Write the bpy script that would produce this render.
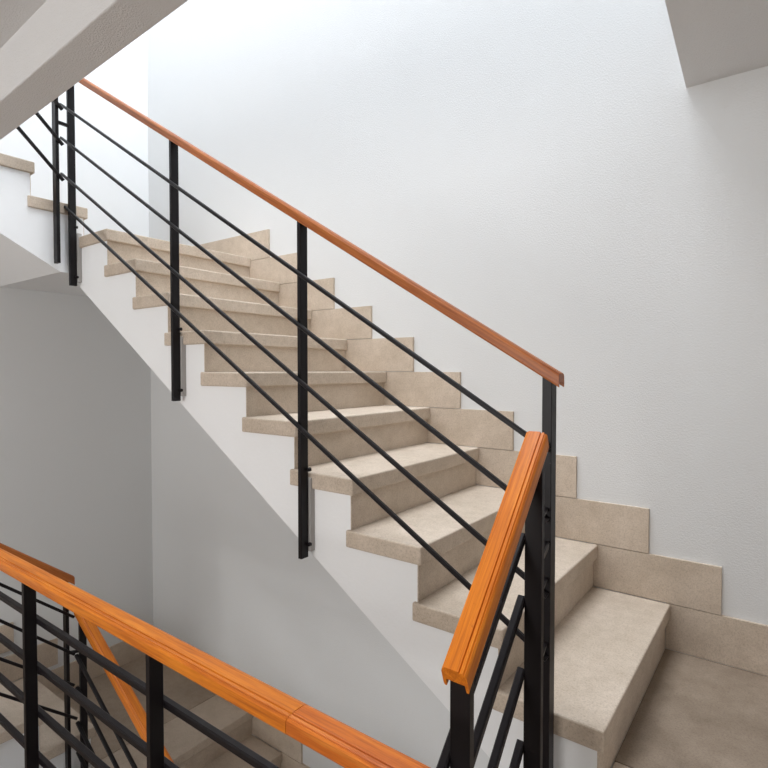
import bpy, bmesh, math, random
from mathutils import Vector, Matrix
random.seed(7)
for o in list(bpy.data.objects): bpy.data.objects.remove(o)
S = bpy.context.scene
COL = S.collection

# ------------------------------------------------------------------ camera, sky, lights, exposure
cam = bpy.data.cameras.new('camera'); co = bpy.data.objects.new('camera', cam); COL.objects.link(co)
cam.sensor_width = 36; cam.lens = 36*546.7/768; cam.clip_start = .02
co.location = (.3437, -2.2333, 1.0297)
co.rotation_euler = (math.pi/2-.02616, 0, .64089)
S.camera = co
w = bpy.data.worlds.new('sky'); S.world = w; w.use_nodes = True
w.node_tree.nodes['Background'].inputs[0].default_value = (.72, .84, 1, 1)
w.node_tree.nodes['Background'].inputs[1].default_value = 1.0
def area(name, loc, rot, sx, sy, power, col):
    l = bpy.data.lights.new(name, 'AREA'); l.shape = 'RECTANGLE'; l.size = sx; l.size_y = sy
    l.energy = power; l.color = col
    o = bpy.data.objects.new(name, l); COL.objects.link(o); o.location = loc; o.rotation_euler = rot
    return o
area('skylight', (-1.25, -.8, 6.2), (0, 0, 0), 2.2, 1.35, 172, (.90, .948, 1))
area('lower_fill_light', (-1.2, -5.35, -1.75), (math.radians(90), 0, 0), 2.2, 1.3, 24, (1, .94, .86))  # added fill lamp that brightens the lower walls; its source is unseen
area('window_daylight', (-1.25, -5.35, .95), (math.radians(90), 0, 0), 2.3, 1.7, 50, (1, .955, .90))
S.view_settings.view_transform = 'Standard'; S.view_settings.look = 'None'
S.view_settings.exposure = .56; S.view_settings.gamma = 1; S.view_settings.use_curve_mapping = False

# ------------------------------------------------------------------ measures
G = .2592; H = .17            # going and rise of the long flights
WY = -.898                    # outer edge of the long flights
XL, XR = -3.5, 1.1            # side walls
XW = -2.65                    # well edge, left
FY = -1.595                   # well edge, near side
FZ = -.5                      # near floor
ST = .056                     # stone slab thickness
OV = .016                     # nosing overhang
LOW = -2.80                   # the long flight one storey down

# ------------------------------------------------------------------ materials
def nodes(name):
    m = bpy.data.materials.new(name); m.use_nodes = True
    nt = m.node_tree; b = nt.nodes['Principled BSDF']; return m, nt, b
def N(nt, t, **k):
    n = nt.nodes.new(t)
    for a, v in k.items():
        if a in n.inputs: n.inputs[a].default_value = v
        else: setattr(n, a, v)
    return n
def ramp(nt, fac, stops):
    r = nt.nodes.new('ShaderNodeValToRGB'); e = r.color_ramp.elements
    while len(e) < len(stops): e.new(.5)
    for x, (p, c) in zip(e, stops): x.position = p; x.color = (*c, 1)
    nt.links.new(fac, r.inputs[0]); return r.outputs[0]
def mix(nt, a, b, fac, mode='MIX'):
    m = nt.nodes.new('ShaderNodeMix'); m.data_type = 'RGBA'; m.blend_type = mode
    for s, v in ((m.inputs[0], fac), (m.inputs[6], a), (m.inputs[7], b)):
        if hasattr(v, 'links'): nt.links.new(v, s)
        elif isinstance(v, (int, float)): s.default_value = v
        else: s.default_value = (*v, 1)
    return m.outputs[2]
def bump(nt, b, h, strength, dist):
    n = N(nt, 'ShaderNodeBump', Strength=strength, Distance=dist)
    nt.links.new(h, n.inputs['Height']); nt.links.new(n.outputs[0], b.inputs['Normal'])
def geo(nt): return N(nt, 'ShaderNodeNewGeometry').outputs['Position']
def noise(nt, vec, scale, detail=4, rough=.6):
    n = N(nt, 'ShaderNodeTexNoise', Scale=scale, Detail=detail, Roughness=rough)
    nt.links.new(vec, n.inputs['Vector']); return n.outputs[0]

def plaster(name, c, bs=.35, sc=150):
    m, nt, b = nodes(name); p = geo(nt)
    a = noise(nt, p, 2.2, 3)
    col = mix(nt, tuple(x*.975 for x in c), c, a)
    nt.links.new(col, b.inputs['Base Color']); b.inputs['Roughness'].default_value = .85
    b.inputs['Specular IOR Level'].default_value = .25
    bump(nt, b, noise(nt, p, sc, 3, .7), bs, .004); return m
WHITE = plaster('white_plaster', (.755, .76, .76))
ROUGH = plaster('rough_white_plaster', (.74, .73, .725), .8, 210)
STRW = plaster('white_stringer_paint', (.89, .895, .90), .2, 60)

def stone(name, tint=1.0, dark=0.0):
    m, nt, b = nodes(name); p = geo(nt)
    oi = N(nt, 'ShaderNodeObjectInfo').outputs['Random']
    big = noise(nt, p, 4.5, 5, .6)
    c = ramp(nt, big, [(.3, (.57*tint, .478*tint, .382*tint)), (.7, (.69*tint, .588*tint, .487*tint))])
    fine = noise(nt, p, 170, 4, .85)
    c = mix(nt, c, ramp(nt, fine, [(.36, (.52, .48, .44)), (.50, (.95, .95, .95)), (.62, (1.06, 1.06, 1.06))]), .5, 'MULTIPLY')
    v = N(nt, 'ShaderNodeTexNoise', Scale=24, Detail=6, Roughness=.7); nt.links.new(p, v.inputs['Vector'])
    c = mix(nt, c, ramp(nt, v.outputs[0], [(.35, (.84, .81, .78)), (.6, (1, 1, 1))]), .6, 'MULTIPLY')
    c = mix(nt, c, ramp(nt, oi, [(0, (.93, .92, .91)), (1, (1, 1, 1))]), 1.0, 'MULTIPLY')
    if dark:
        s = noise(nt, p, 2.3, 6, .65)
        c = mix(nt, c, ramp(nt, s, [(.35, (.60, .53, .47)), (.65, (.90, .83, .76))]), dark, 'MULTIPLY')
    nt.links.new(c, b.inputs['Base Color'])
    b.inputs['Roughness'].default_value = .62; b.inputs['Specular IOR Level'].default_value = .35
    bump(nt, b, fine, .25, .002); return m
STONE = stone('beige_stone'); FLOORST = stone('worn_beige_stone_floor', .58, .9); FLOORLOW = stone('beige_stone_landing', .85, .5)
SKIRT = stone('beige_stone_skirting', 1.06)

def wood(name, dark, mid, light):
    m, nt, b = nodes(name)
    tc = N(nt, 'ShaderNodeTexCoord').outputs['Object']
    mp = N(nt, 'ShaderNodeMapping'); mp.inputs['Scale'].default_value = (1.6, 34, 34)
    nt.links.new(tc, mp.inputs[0])
    g = noise(nt, mp.outputs[0], 3, 6, .65)
    c = ramp(nt, g, [(.32, dark), (.5, mid), (.72, light)])
    mp2 = N(nt, 'ShaderNodeMapping'); mp2.inputs['Scale'].default_value = (4, 160, 160); nt.links.new(tc, mp2.inputs[0])
    c = mix(nt, c, ramp(nt, noise(nt, mp2.outputs[0], 2, 3, .7), [(.36, (.62, .5, .42)), (.5, (1, 1, 1))]), .5, 'MULTIPLY')
    sp = noise(nt, tc, 60, 4, .8)
    c = mix(nt, c, ramp(nt, sp, [(.27, (.35, .22, .15)), (.33, (1, 1, 1))]), .6, 'MULTIPLY')
    nt.links.new(c, b.inputs['Base Color'])
    b.inputs['Roughness'].default_value = .42; b.inputs['Coat Weight'].default_value = .12; b.inputs['Specular IOR Level'].default_value = .3
    b.inputs['Coat Roughness'].default_value = .25
    bump(nt, b, g, .12, .001); return m
WOOD = wood('varnished_orange_wood', (.48, .115, .008), (.62, .172, .010), (.76, .255, .018))
WOOD2 = wood('varnished_orange_wood_darker', (.42, .09, .010), (.60, .15, .014), (.72, .23, .03))
WOODR = wood('varnished_red_brown_wood', (.26, .066, .014), (.40, .115, .022), (.51, .17, .038))

def paint(name, c, rough):
    m, nt, b = nodes(name); p = geo(nt)
    a = noise(nt, p, 90, 5, .75)
    col = mix(nt, c, ramp(nt, a, [(.70, c), (.76, (.30, .28, .27))]), .8)
    nt.links.new(col, b.inputs['Base Color'])
    b.inputs['Roughness'].default_value = rough; b.inputs['Specular IOR Level'].default_value = .22
    bump(nt, b, noise(nt, p, 60, 3), .15, .001); return m
BLACK = paint('black_steel_paint', (.008, .006, .007), .4)
GREYP = paint('chipped_grey_bracket_paint', (.42, .40, .385), .6)
FRAME = plaster('grey_window_frame', (.5, .5, .5), .05)

# ------------------------------------------------------------------ helpers
def link(name, bm, mat, parent=None, smooth=False):
    me = bpy.data.meshes.new(name); bmesh.ops.recalc_face_normals(bm, faces=bm.faces[:])
    bm.to_mesh(me); bm.free(); me.materials.append(mat)
    if smooth:
        for f in me.polygons: f.use_smooth = True
    o = bpy.data.objects.new(name, me); COL.objects.link(o)
    if parent:
        o.parent = parent
        L = root_loc(parent)
        me.transform(Matrix.Translation(-L))
    return o
def root_loc(o):
    L = Vector((0, 0, 0))
    while o: L = L + o.location; o = o.parent
    return L
def abox(bm, x0, x1, y0, y1, z0, z1):
    x0, x1 = sorted((x0, x1)); y0, y1 = sorted((y0, y1)); z0, z1 = sorted((z0, z1))
    v = [bm.verts.new(c) for c in ((x0,y0,z0),(x1,y0,z0),(x1,y1,z0),(x0,y1,z0),(x0,y0,z1),(x1,y0,z1),(x1,y1,z1),(x0,y1,z1))]
    fs = [bm.faces.new([v[i] for i in q]) for q in ((0,3,2,1),(4,5,6,7),(0,1,5,4),(1,2,6,5),(2,3,7,6),(3,0,4,7))]
    return v, fs
def bevel(bm, w_, seg=2):
    bmesh.ops.recalc_face_normals(bm, faces=bm.faces[:])
    bmesh.ops.bevel(bm, geom=bm.edges[:], offset=w_, segments=seg, affect='EDGES', profile=.5)
def box(name, r, mat, parent=None, bv=0):
    bm = bmesh.new(); abox(bm, *r)
    if bv: bevel(bm, bv)
    return link(name, bm, mat, parent)
def prism(bm, pts, fn, a, b):       # pts: 2-D outline; fn(p, t) -> 3-D
    A = [bm.verts.new(fn(p, a)) for p in pts]; B = [bm.verts.new(fn(p, b)) for p in pts]
    n = len(pts); bm.faces.new(A[::-1]); bm.faces.new(B)
    for i in range(n): bm.faces.new((A[i], A[(i+1) % n], B[(i+1) % n], B[i]))
def root(name, loc, label, cat, group=None):
    o = bpy.data.objects.new(name, None); COL.objects.link(o); o.location = loc; o.empty_display_size = .1
    o['label'] = label; o['category'] = cat
    o['group'] = group or {'staircase': 'stone stair flights', 'landing': 'stair landings', 'railing': 'black steel railings with wooden handrails'}[cat]
    return o
def struct(o): o['kind'] = 'structure'; return o

# ------------------------------------------------------------------ the room shell
ZT = 6.3; ZB = -4.2
def wall_box(name, r): return struct(box(name, r, WHITE))
wall_box('wall_back', (XL-.2, XR+.2, 0, .2, ZB, ZT))
wall_box('wall_left', (XL-.2, XL, -5.7, 0, ZB, ZT))
wall_box('wall_right', (XR, XR+.2, -5.7, 0, ZB, ZT))
# near wall with a wide window opening that lets the daylight in
bm = bmesh.new()
wx0, wx1, wz0, wz1 = -2.5, 0.0, .05, 1.85
abox(bm, XL, wx0, -5.7, -5.5, ZB, ZT); abox(bm, wx1, XR, -5.7, -5.5, ZB, ZT)
abox(bm, wx0, wx1, -5.7, -5.5, ZB, -2.5); abox(bm, wx0, wx1, -5.7, -5.5, -1.0, wz0); abox(bm, wx0, wx1, -5.7, -5.5, wz1, ZT)  # the lower gap is added to go with the lower fill lamp
struct(link('wall_front', bm, WHITE))
bm = bmesh.new()
for x in (wx0+.03, -1.25, wx1-.03): abox(bm, x-.03, x+.03, -5.63, -5.57, wz0+.06, wz1-.06)
for z in (wz0+.03, wz1-.03): abox(bm, wx0, wx1, -5.63, -5.57, z-.03, z+.03)
struct(link('window_1', bm, FRAME))
bm = bmesh.new()
for x in (wx0+.03, -1.25, wx1-.03): abox(bm, x-.03, x+.03, -5.63, -5.57, -2.44, -1.06)
for z in (-2.47, -1.03): abox(bm, wx0, wx1, -5.63, -5.57, z-.03, z+.03)
struct(link('added_lower_window', bm, FRAME))  # unseen window frame, added along with the lower fill lamp
struct(box('floor', (XL, XR, -5.5, FY, FZ-.2, FZ), FLOORST))
struct(box('floor', (XL, XR, -5.5, 0, -4.2, -4.1), FLOORST))
# ceiling: slab of the storey above, L-shaped round the open well
bm = bmesh.new()
CY1, CY0, CZ = -1.458, -1.563, 2.036
L_ = [(.025, 0), (XR, 0), (XR, -5.5), (XL, -5.5), (XL, CY0-.02), (XW, CY0-.02), (XW, -1.53), (.097, -1.60)]
prism(bm, L_, lambda p, t: (p[0], p[1], t), CZ, 2.38)
struct(link('ceiling', bm, ROUGH))
bm = bmesh.new()
prism(bm, [(XW, -1.425), (.095, -1.500), (.095, -1.605), (XW, -1.530)], lambda p, t: (p[0], p[1], t), 1.877, 2.38); bevel(bm, .004)
struct(link('trim_1', bm, ROUGH))
# roof with its skylight opening over the well
bm = bmesh.new()
for r in ((XL, XR, -5.5, -1.5, ZT-.1, ZT), (0, XR, -1.5, 0, ZT-.1, ZT), (XL, XL+.1, -1.5, 0, ZT-.1, ZT), (XL+.1, 0, -.06, 0, ZT-.1, ZT)): abox(bm, *r)
struct(link('ceiling', bm, WHITE))

# ------------------------------------------------------------------ stone slabs and flights
def worn_slab(r, parent, name='tread', mat=STONE):
    bm = bmesh.new(); abox(bm, *r); bevel(bm, .005, 2)
    return link(name, bm, mat, parent)

def long_flight(z0, n, label):
    """steps rise towards -x along the far wall"""
    rt = root('staircase', (0, WY, z0), label, 'staircase')
    ye = WY+.012
    # stepped, plastered body
    pts = [(0-OV-.003, -.17)]
    lift = (lambda k: {8: .004, 9: .010, 10: .016}.get(k, 0)) if z0 == 0 else (lambda k: 0)
    for k in range(1, n+1):
        x = -(k-1)*G-OV-.003
        pts += [(x, (k-1)*H-.002 if k > 1 else 0), (x, k*H-ST+lift(k))]
    xe = XW-.0 if n == 10 else XW
    pts += [(xe, n*H-ST+lift(n))]
    sof = lambda x: .05+(-.419-x)*.635
    if n == 10: pts += [(xe, sof(xe)), ]
    else: pts += [(xe, sof(xe))]
    pts += [(-.05, -.19)]
    # merge duplicates
    out = []
    for p in pts:
        if not out or (abs(p[0]-out[-1][0])+abs(p[1]-out[-1][1])) > 1e-4: out.append(p)
    bm = bmesh.new(); prism(bm, out, lambda p, t: (p[0], t, p[1]+z0), ye, -.002)
    link('flight_body', bm, STRW, rt)
    for k in range(1, n+1):
        xn = -(k-1)*G
        x1 = xn-G-.031
        if k == n: x1 = xn-.317 if n == 10 else XW
        worn_slab((xn, x1, WY, -.0135, z0+k*H-ST+lift(k), z0+k*H+lift(k)), rt)
        zb = z0+(k-1)*H+lift(k-1)
        box('riser', (xn-OV, xn-OV-.02, ye+.0005, -.0135, zb+.0005, z0+k*H-ST-.0005+lift(k)), STONE, rt)
    return rt

def skirt_x(z0, n):
    bm = bmesh.new()
    T = .0125
    for k in range(0, n+1):
        xr = -(k-1)*G+.159; xl = -k*G-.02
        xr += {2: .024, 3: .013}.get(k, 0)
        if k == 0: xr = XR
        if k == n: xl = XL
        g_ = .001
        if k == 0: xl = -.016
        b = abox(bm, xl+g_, xr-g_, -T, 0, z0+k*H+g_, z0+k*H+.1695-g_)
        if k < n and k > 0: pass
    return struct(link('baseboard_back', bm, SKIRT))

long_flight(0, 10, 'beige stone stair flight with white stringer rising to the left along the far wall')
skirt_x(0, 10)
LN = 10
long_flight(LOW, LN, 'lower stone stair flight descending to the right beneath the main flight, seen through the bars')
skirt_x(LOW, LN)

def landing(x0, x1, y0, y1, z, t, label, mat=FLOORST, stone=True):
    rt = root('stair_landing', ((x0+x1)/2, (y0+y1)/2, z-t), label, 'landing')
    box('landing_slab', (x0, x1, y0+.012, y1, z-t, z-.03), STRW, rt)
    box('floor_stone', (x0, x1, y0, y1, z-.03, z), mat, rt)
    return rt
# landing in the foreground on the right (top of the short flight, foot of the main flight)
rt = root('stair_landing', (.5, -.5, -.2), 'worn stone landing at the foot of the main flight, lower right', 'landing')
box('landing_slab', (-.02, XR, WY-.012, 0, -.2, -ST), STRW, rt)
box('floor_stone', (-.0155, XR, -.7345, -.0135, -ST, 0), FLOORST, rt)
worn_slab((-.0155, XR, -.7355, -.93, -ST, 0), rt, 'edge_stone')
# quarter landing at the top of the main flight
rt = root('stair_landing', (-3.0, -.5, 1.53), 'corner landing at the top of the main flight, its grey underside seen from below', 'landing')
box('landing_slab', (XL, XW-.012, -.972, 0, 1.53, 1.716-ST), STRW, rt)
box('floor_stone', (XL, XW-.001, WY+.006, -.0135, 1.716-ST, 1.716), FLOORST, rt)
# the corner landing one storey down
ZL = LOW+LN*H
rt = root('stair_landing', (-3.0, -.5, ZL-.17), 'shaded corner landing at lower left, behind the brown handrail', 'landing')
box('landing_slab', (XL, XW-.012, -.972, 0, ZL-.17, ZL-ST), STRW, rt)
box('floor_stone', (XL, XW-.001, WY+.006, -.0135, ZL-ST, ZL), FLOORLOW, rt)

def left_flight(z0, rises, noses, zend, label, soff, yend):
    """short flight along the left wall, rising towards the camera side (-y); outer face on x = XW"""
    rt = root('staircase', (-3.0, noses[0], z0), label, 'staircase')
    h = (zend-z0)/rises
    pts = [(noses[0]-OV-.003, z0-ST)]
    for i, yn in enumerate(noses):
        pts += [(yn-OV-.003, z0+i*h-(ST if i else 0)), (yn-OV-.003, z0+(i+1)*h-ST)]
    pts = [pts[0]] + pts[2:]
    pts += [(yend, z0+len(noses)*h-ST), (yend, soff(yend)), (-.972, soff(-.972)), (-.972, z0-ST)]
    bm = bmesh.new(); prism(bm, pts, lambda p, t: (t, p[0], p[1]), XL+.002, XW-.012)
    link('flight_body', bm, STRW, rt)
    for i, yn in enumerate(noses):
        last = i == len(noses)-1
        yb = noses[i+1]-.031 if not last else yend
        z = z0+(i+1)*h
        worn_slab((XL+.0135, XW, yb, yn, z-ST, z), rt)
        box('riser', (XL+.0135, XW-.0125, yn-OV-.02, yn-OV, z-h+.0005, z-ST-.0005), STONE, rt)
    return rt
left_flight(1.716, 4, (-.835, -1.085, -1.335), 2.38, 'short upper flight climbing out of frame at top left, above the corner landing',
            lambda y: 1.53+(-.97-y)*.55, -1.5745)
left_flight(ZL, 3, (-.835, -1.085), FZ, 'short lower flight beside the left wall, behind the brown handrail',
            lambda y: ZL-.17+(-.97-y)*.55, -1.335)
struct(box('floor_strip', (XL, XW, FY, -1.3355, FZ-.2, FZ), FLOORST)).name = 'floor.002'
# left wall skirtings
bm = bmesh.new()
def sk(y0, y1, z): abox(bm, XL, XL+.0125, y0+.001, y1-.001, z+.001, z+.1685)
h3 = (FZ-ZL)/3
sk(-.86, 0-.0135, ZL); sk(-1.11, -.675, ZL+h3); sk(-1.36, -.925, ZL+2*h3); sk(-5.5, -1.17, FZ)
sk(-.86, 0-.0135, 1.7); sk(-1.11, -.675, 1.87); sk(-1.36, -.925, 2.04)
struct(link('baseboard_left', bm, SKIRT))

# short flight down from the foreground landing to the near floor
rt = root('staircase', (.5, -1.2, FZ), 'short flight under the near handrail, down from the foreground landing', 'staircase')
hw = -FZ/3
for i, (yn, yb) in enumerate(((-1.42, -1.15), (-1.17, -.90))):
    z = FZ+(i+1)*hw
    worn_slab((-.085, XR-.0135, yn, yb, z-ST, z), rt)
    box('riser', (-.0725, XR-.0135, yn+OV, yn+OV+.02, z-hw+.0005, z-ST-.0005), STONE, rt)
box('riser', (-.0725, XR-.0135, -.914, -.9105, -hw+.0005, -ST-.0005), STONE, rt)
bm = bmesh.new()
prism(bm, [(-1.40, FZ), (-1.40, FZ+hw-ST), (-1.15, FZ+hw-ST), (-1.15, FZ+2*hw-ST), (-.912, FZ+2*hw-ST), (-.912, -.3), (-1.3, FZ-.18), (FY, FZ-.18), (FY, FZ)],
      lambda p, t: (t, p[0], p[1]), -.073, XR-.001)
link('flight_body', bm, STRW, rt)

# ------------------------------------------------------------------ railings
PH = [(.0095, .0180), (.0105, .0150), (.0122, .0150), (.0130, .0172), (.0175, .0165), (.0185, .0138), (.0198, .0138), (.0205, .0150), (.0235, .0110),
      (.0240, .0040), (.0240, -.0120), (.0225, -.0165), (.0185, -.0165), (.0175, -.0040)]
PF = [(.0, .0182), (.0150, .0178), (.0215, .0145), (.0240, .0090), (.0240, -.0120), (.0225, -.0165), (.0185, -.0165), (.0175, -.0040)]
PROF = [(-u, v) for u, v in reversed(PH)] + PF      # moulded groove on one side only
def frame(A, B):
    A, B = Vector(A), Vector(B); d = (B-A).normalized()
    side = d.cross(Vector((0, 0, 1))).normalized(); up = side.cross(d)
    return A, B, d, side, up, (B-A).length
def handrail(A, B, parent, mat=WOOD, cut=1.0, name='handrail', sc=1.0, su=None):
    """moulded wooden rail, built along its own x axis; vertical (plumb) end cuts"""
    A, B, d, side, up, L = frame(A, B)
    bm = bmesh.new(); n = 24
    tanv = d.z/max(1e-6, math.sqrt(1-d.z**2))
    rings = []
    for i in range(n+1):
        t = L*i/n
        ring = []
        for (u, v) in PROF:
            u *= (su or sc); v *= sc
            off = cut*v*tanv
            ring.append(bm.verts.new((t+off, u, v)))
        rings.append(ring)
    for a, b in zip(rings, rings[1:]):
        for i in range(len(PROF)):
            j = (i+1) % len(PROF); bm.faces.new((a[i], a[j], b[j], b[i]))
    bm.faces.new(rings[0][::-1]); bm.faces.new(rings[-1])
    bmesh.ops.recalc_face_normals(bm, faces=bm.faces[:])
    me = bpy.data.meshes.new(name); bm.to_mesh(me); bm.free(); me.materials.append(mat)
    o = bpy.data.objects.new(name, me); COL.objects.link(o); o.parent = parent
    M = Matrix((d, -side, up)).transposed().to_4x4()
    o.matrix_local = Matrix.Translation(A-root_loc(parent)) @ M
    return o
def rail(A, B, parent, s=.0165, name='rail'):
    A, B, d, side, up, L = frame(A, B)
    bm = bmesh.new(); h = s/2; c = h*.35
    prof = [(-h, -h+c), (-h+c, -h), (h-c, -h), (h, -h+c), (h, h-c), (h-c, h), (-h+c, h), (-h, h-c)]
    prism(bm, prof, lambda p, t: A+d*t+side*p[0]+up*p[1], 0, L)
    return link(name, bm, BLACK, parent)
def post(x0, x1, y0, y1, z0, z1, parent, slope=None):
    bm = bmesh.new(); v, f = abox(bm, x0, x1, y0, y1, z0, z1)
    if slope:      # plumb bar, top cut to the pitch of the handrail
        ax, m = slope; c = (x0+x1)/2 if ax == 0 else (y0+y1)/2
        for q in v[4:]: q.co.z += m*(q.co[ax]-c)
    bevel(bm, .0012, 1)
    return link('post', bm, BLACK, parent)
def plate(r, pst, holes=()):
    bm = bmesh.new(); abox(bm, *r)
    o = link('mounting_plate', bm, GREYP, pst)
    return o
def bolt(c, axis, pst):
    bm = bmesh.new()
    R = Matrix.Rotation(math.pi/2, 4, 'X') if axis == 1 else Matrix.Rotation(math.pi/2, 4, 'Y')
    bmesh.ops.create_cone(bm, cap_ends=True, segments=6, radius1=.0075, radius2=.0065, depth=.012, matrix=Matrix.Translation(c) @ R)
    return link('bolt', bm, BLACK, pst)

PY0, PY1 = -.940, -.906       # posts of the long railings stand off the stringer
# --- main railing
mt = lambda x: .957-.608*x    # top of the handrail
rt = root('stair_railing', (-1.4, -.93, .4), 'black steel railing with reddish wooden handrail, up the side of the main flight', 'railing')
hc = lambda x: mt(x)-.0130
handrail((-2.66, -.930, hc(-2.66)), (-.098, -.930, hc(-.098)), rt, WOODR, sc=.82)
for xp, zb in ((-2.632, 1.462), (-1.718, .899), (-.975, .392), (-.130, -.15)):
    hw_ = .008 if xp < -.2 else .012
    p = post(xp-hw_, xp+hw_, PY0, PY1, zb, hc(xp)-.004, rt, (0, -.611))
    if xp < -.2:
        plate((xp-.004, xp+.018, PY1, WY+.0125, zb+.02, zb+.27), p)
        bolt((xp+.015, PY1-.004, zb+.045), 1, p); bolt((xp+.015, PY1-.004, zb+.30), 1, p)
    else:
        plate((xp-.004, xp+.022, PY1, WY, -.14, -.05), p)
for b, xa in ((.761, -.122), (.591, -.122), (.408, -.122), (.253, -.122)):
    rail((xa, -.9485, b-.607*xa), (-2.685, -.9485, b+.607*2.685), rt, .0128)
# --- near railing, over the short flight in the foreground
NX = -.104
rt = root('stair_railing', (NX, -1.25, 0), 'short steep railing with bright orange handrail in the foreground, right of centre', 'railing')
NS = 1.05
hz = lambda y: .876+NS*(y+1.064)
handrail((NX-.005, -1.424, hz(-1.424)+.002), (NX-.001, -1.066, hz(-1.066)), rt, WOOD, cut=.5, sc=1.05)
for yp, zb in ((-1.080, -.3), (-1.408, -.45)):
    p = post(NX-.0195, NX+.0195, yp-.008, yp+.008, zb, hz(yp)-.004, rt, (1, NS))
    plate((NX+.0195, -.073, yp-.02, yp+.02, zb+.02, zb+.16), p)
for zt in (.648, .508, .345, .180):      # heights where each bar meets the upper post
    rail((NX-.027, -1.448, zt-.93*.353), (NX-.027, -1.080, zt+.93*.015), rt, .0175)
for zt, th in ((.845, .007), (.686, .009), (.600, .018), (.515, .010), (.355, .010)):      # short welded ties to the end post of the main railing
    rail((NX-.001, -1.071, zt-.005), (-.130, -.939, zt+.005), rt, th, 'tie_bar')
# --- level railing along the near floor edge
LY = -1.57
rt = root('stair_railing', (-1.3, LY, FZ), 'level railing with wide orange handrail crossing the lower left corner', 'railing')
handrail((-2.62, LY, .4195), (-.341, LY, .4195), rt, WOOD, sc=.90, su=1.14)
handrail((-.3400, LY, .4195), (-.02, LY, .4195), rt, WOOD2, sc=.89, su=1.13, name='handrail_extension')
for xp in (-2.54, -1.478, -.795, -.06):
    p = post(xp-.008, xp+.008, LY-.017, LY+.017, FZ-.2, .414, rt)
    plate((xp-.02, xp+.02, LY-.0255, LY-.017, FZ-.18, FZ-.02), p)
for z in (.268, .122, -.018, -.162):
    rail((-2.6, LY+.026, z), (-.05, LY+.026, z), rt, .018)
# --- lower left: end of the short lower railing, reddish brown
UX = -2.625
rt = root('stair_railing', (UX, -1.2, FZ), 'railing with dark brown handrail ending at the lower left, behind the level one', 'railing')
handrail((UX, -1.52, .392), (UX, -.95, -.058), rt, WOODR)
for yp in (-.985, -1.50):
    zt = -.058-.79*(yp+.95)
    p = post(UX-.017, UX+.017, yp-.008, yp+.008, (-1.22 if yp > -1.2 else -.68), zt-.006, rt, (1, -.79))
    plate((UX-.026, UX-.017, yp-.02, yp+.02, (-1.2 if yp > -1.2 else -.66), (-1.05 if yp > -1.2 else -.52)), p)
for a, b in (((-1.273, .023), (-.956, -.245)), ((-1.276, -.148), (-.956, -.44)), ((-1.278, -.328), (-.960, -.60)), ((-1.281, -.494), (-.949, -.781))):
    s = (b[1]-a[1])/(b[0]-a[0])
    rail((UX+.02, -1.5, a[1]+s*(-1.5-a[0])), (UX+.02, b[0], b[1]), rt, .0135)
rail((UX, -.98, -.43), (-2.60, -.93, -.43), rt, .014, 'tie_bar')
# --- lower left: railing of the flight below
dz = -2.785
rt = root('stair_railing', (-1.4, -.93, dz+.4), 'steep orange handrail and black bars of the flight below, behind the level railing', 'railing')
handrail((-2.60, -.930, hc(-2.60)+dz+.05), (-.5, -.930, hc(-.5)+dz+.05), rt, WOOD, sc=1.15)
for xp, zb in ((-2.585, 1.467), (-1.716, .899), (-.974, .392)):
    p = post(xp-.008, xp+.008, PY0, PY1, zb+dz, hc(xp)+dz+.044, rt, (0, -.611))
    plate((xp-.004, xp+.018, PY1, WY+.0125, zb+dz+.02, zb+dz+.27), p)
for b in (.761, .591, .408, .253):
    rail((-.3, -.9485, b+.607*.3+dz), (-2.60, -.9485, b+.607*2.60+dz), rt)
# --- upper left railing
rt = root('stair_railing', (UX, -1.2, 1.6), 'black railing of the upper flight at top left, cut off by the beam', 'railing')
p = post(UX-.020, UX+.020, -1.008, -.992, 1.565, 2.55, rt)
plate((UX-.026, UX-.020, -1.006, -.994, 1.59, 1.80), p)
for z in (2.344, 2.17, 1.994):
    rail((UX+.0245, -.976, z-.016), (UX+.0245, -1.45, z-.016+.98*.474), rt, .015)
handrail((UX, -.98, 2.56), (UX, -1.5, 2.56+.52*.9), rt, WOODR)
p2 = post(UX-.017, UX+.017, -1.498, -1.482, 2.3, 3.0, rt)
rail((UX, -.986, 2.27), (-2.628, -.938, 2.27), rt, .016, 'tie_bar')
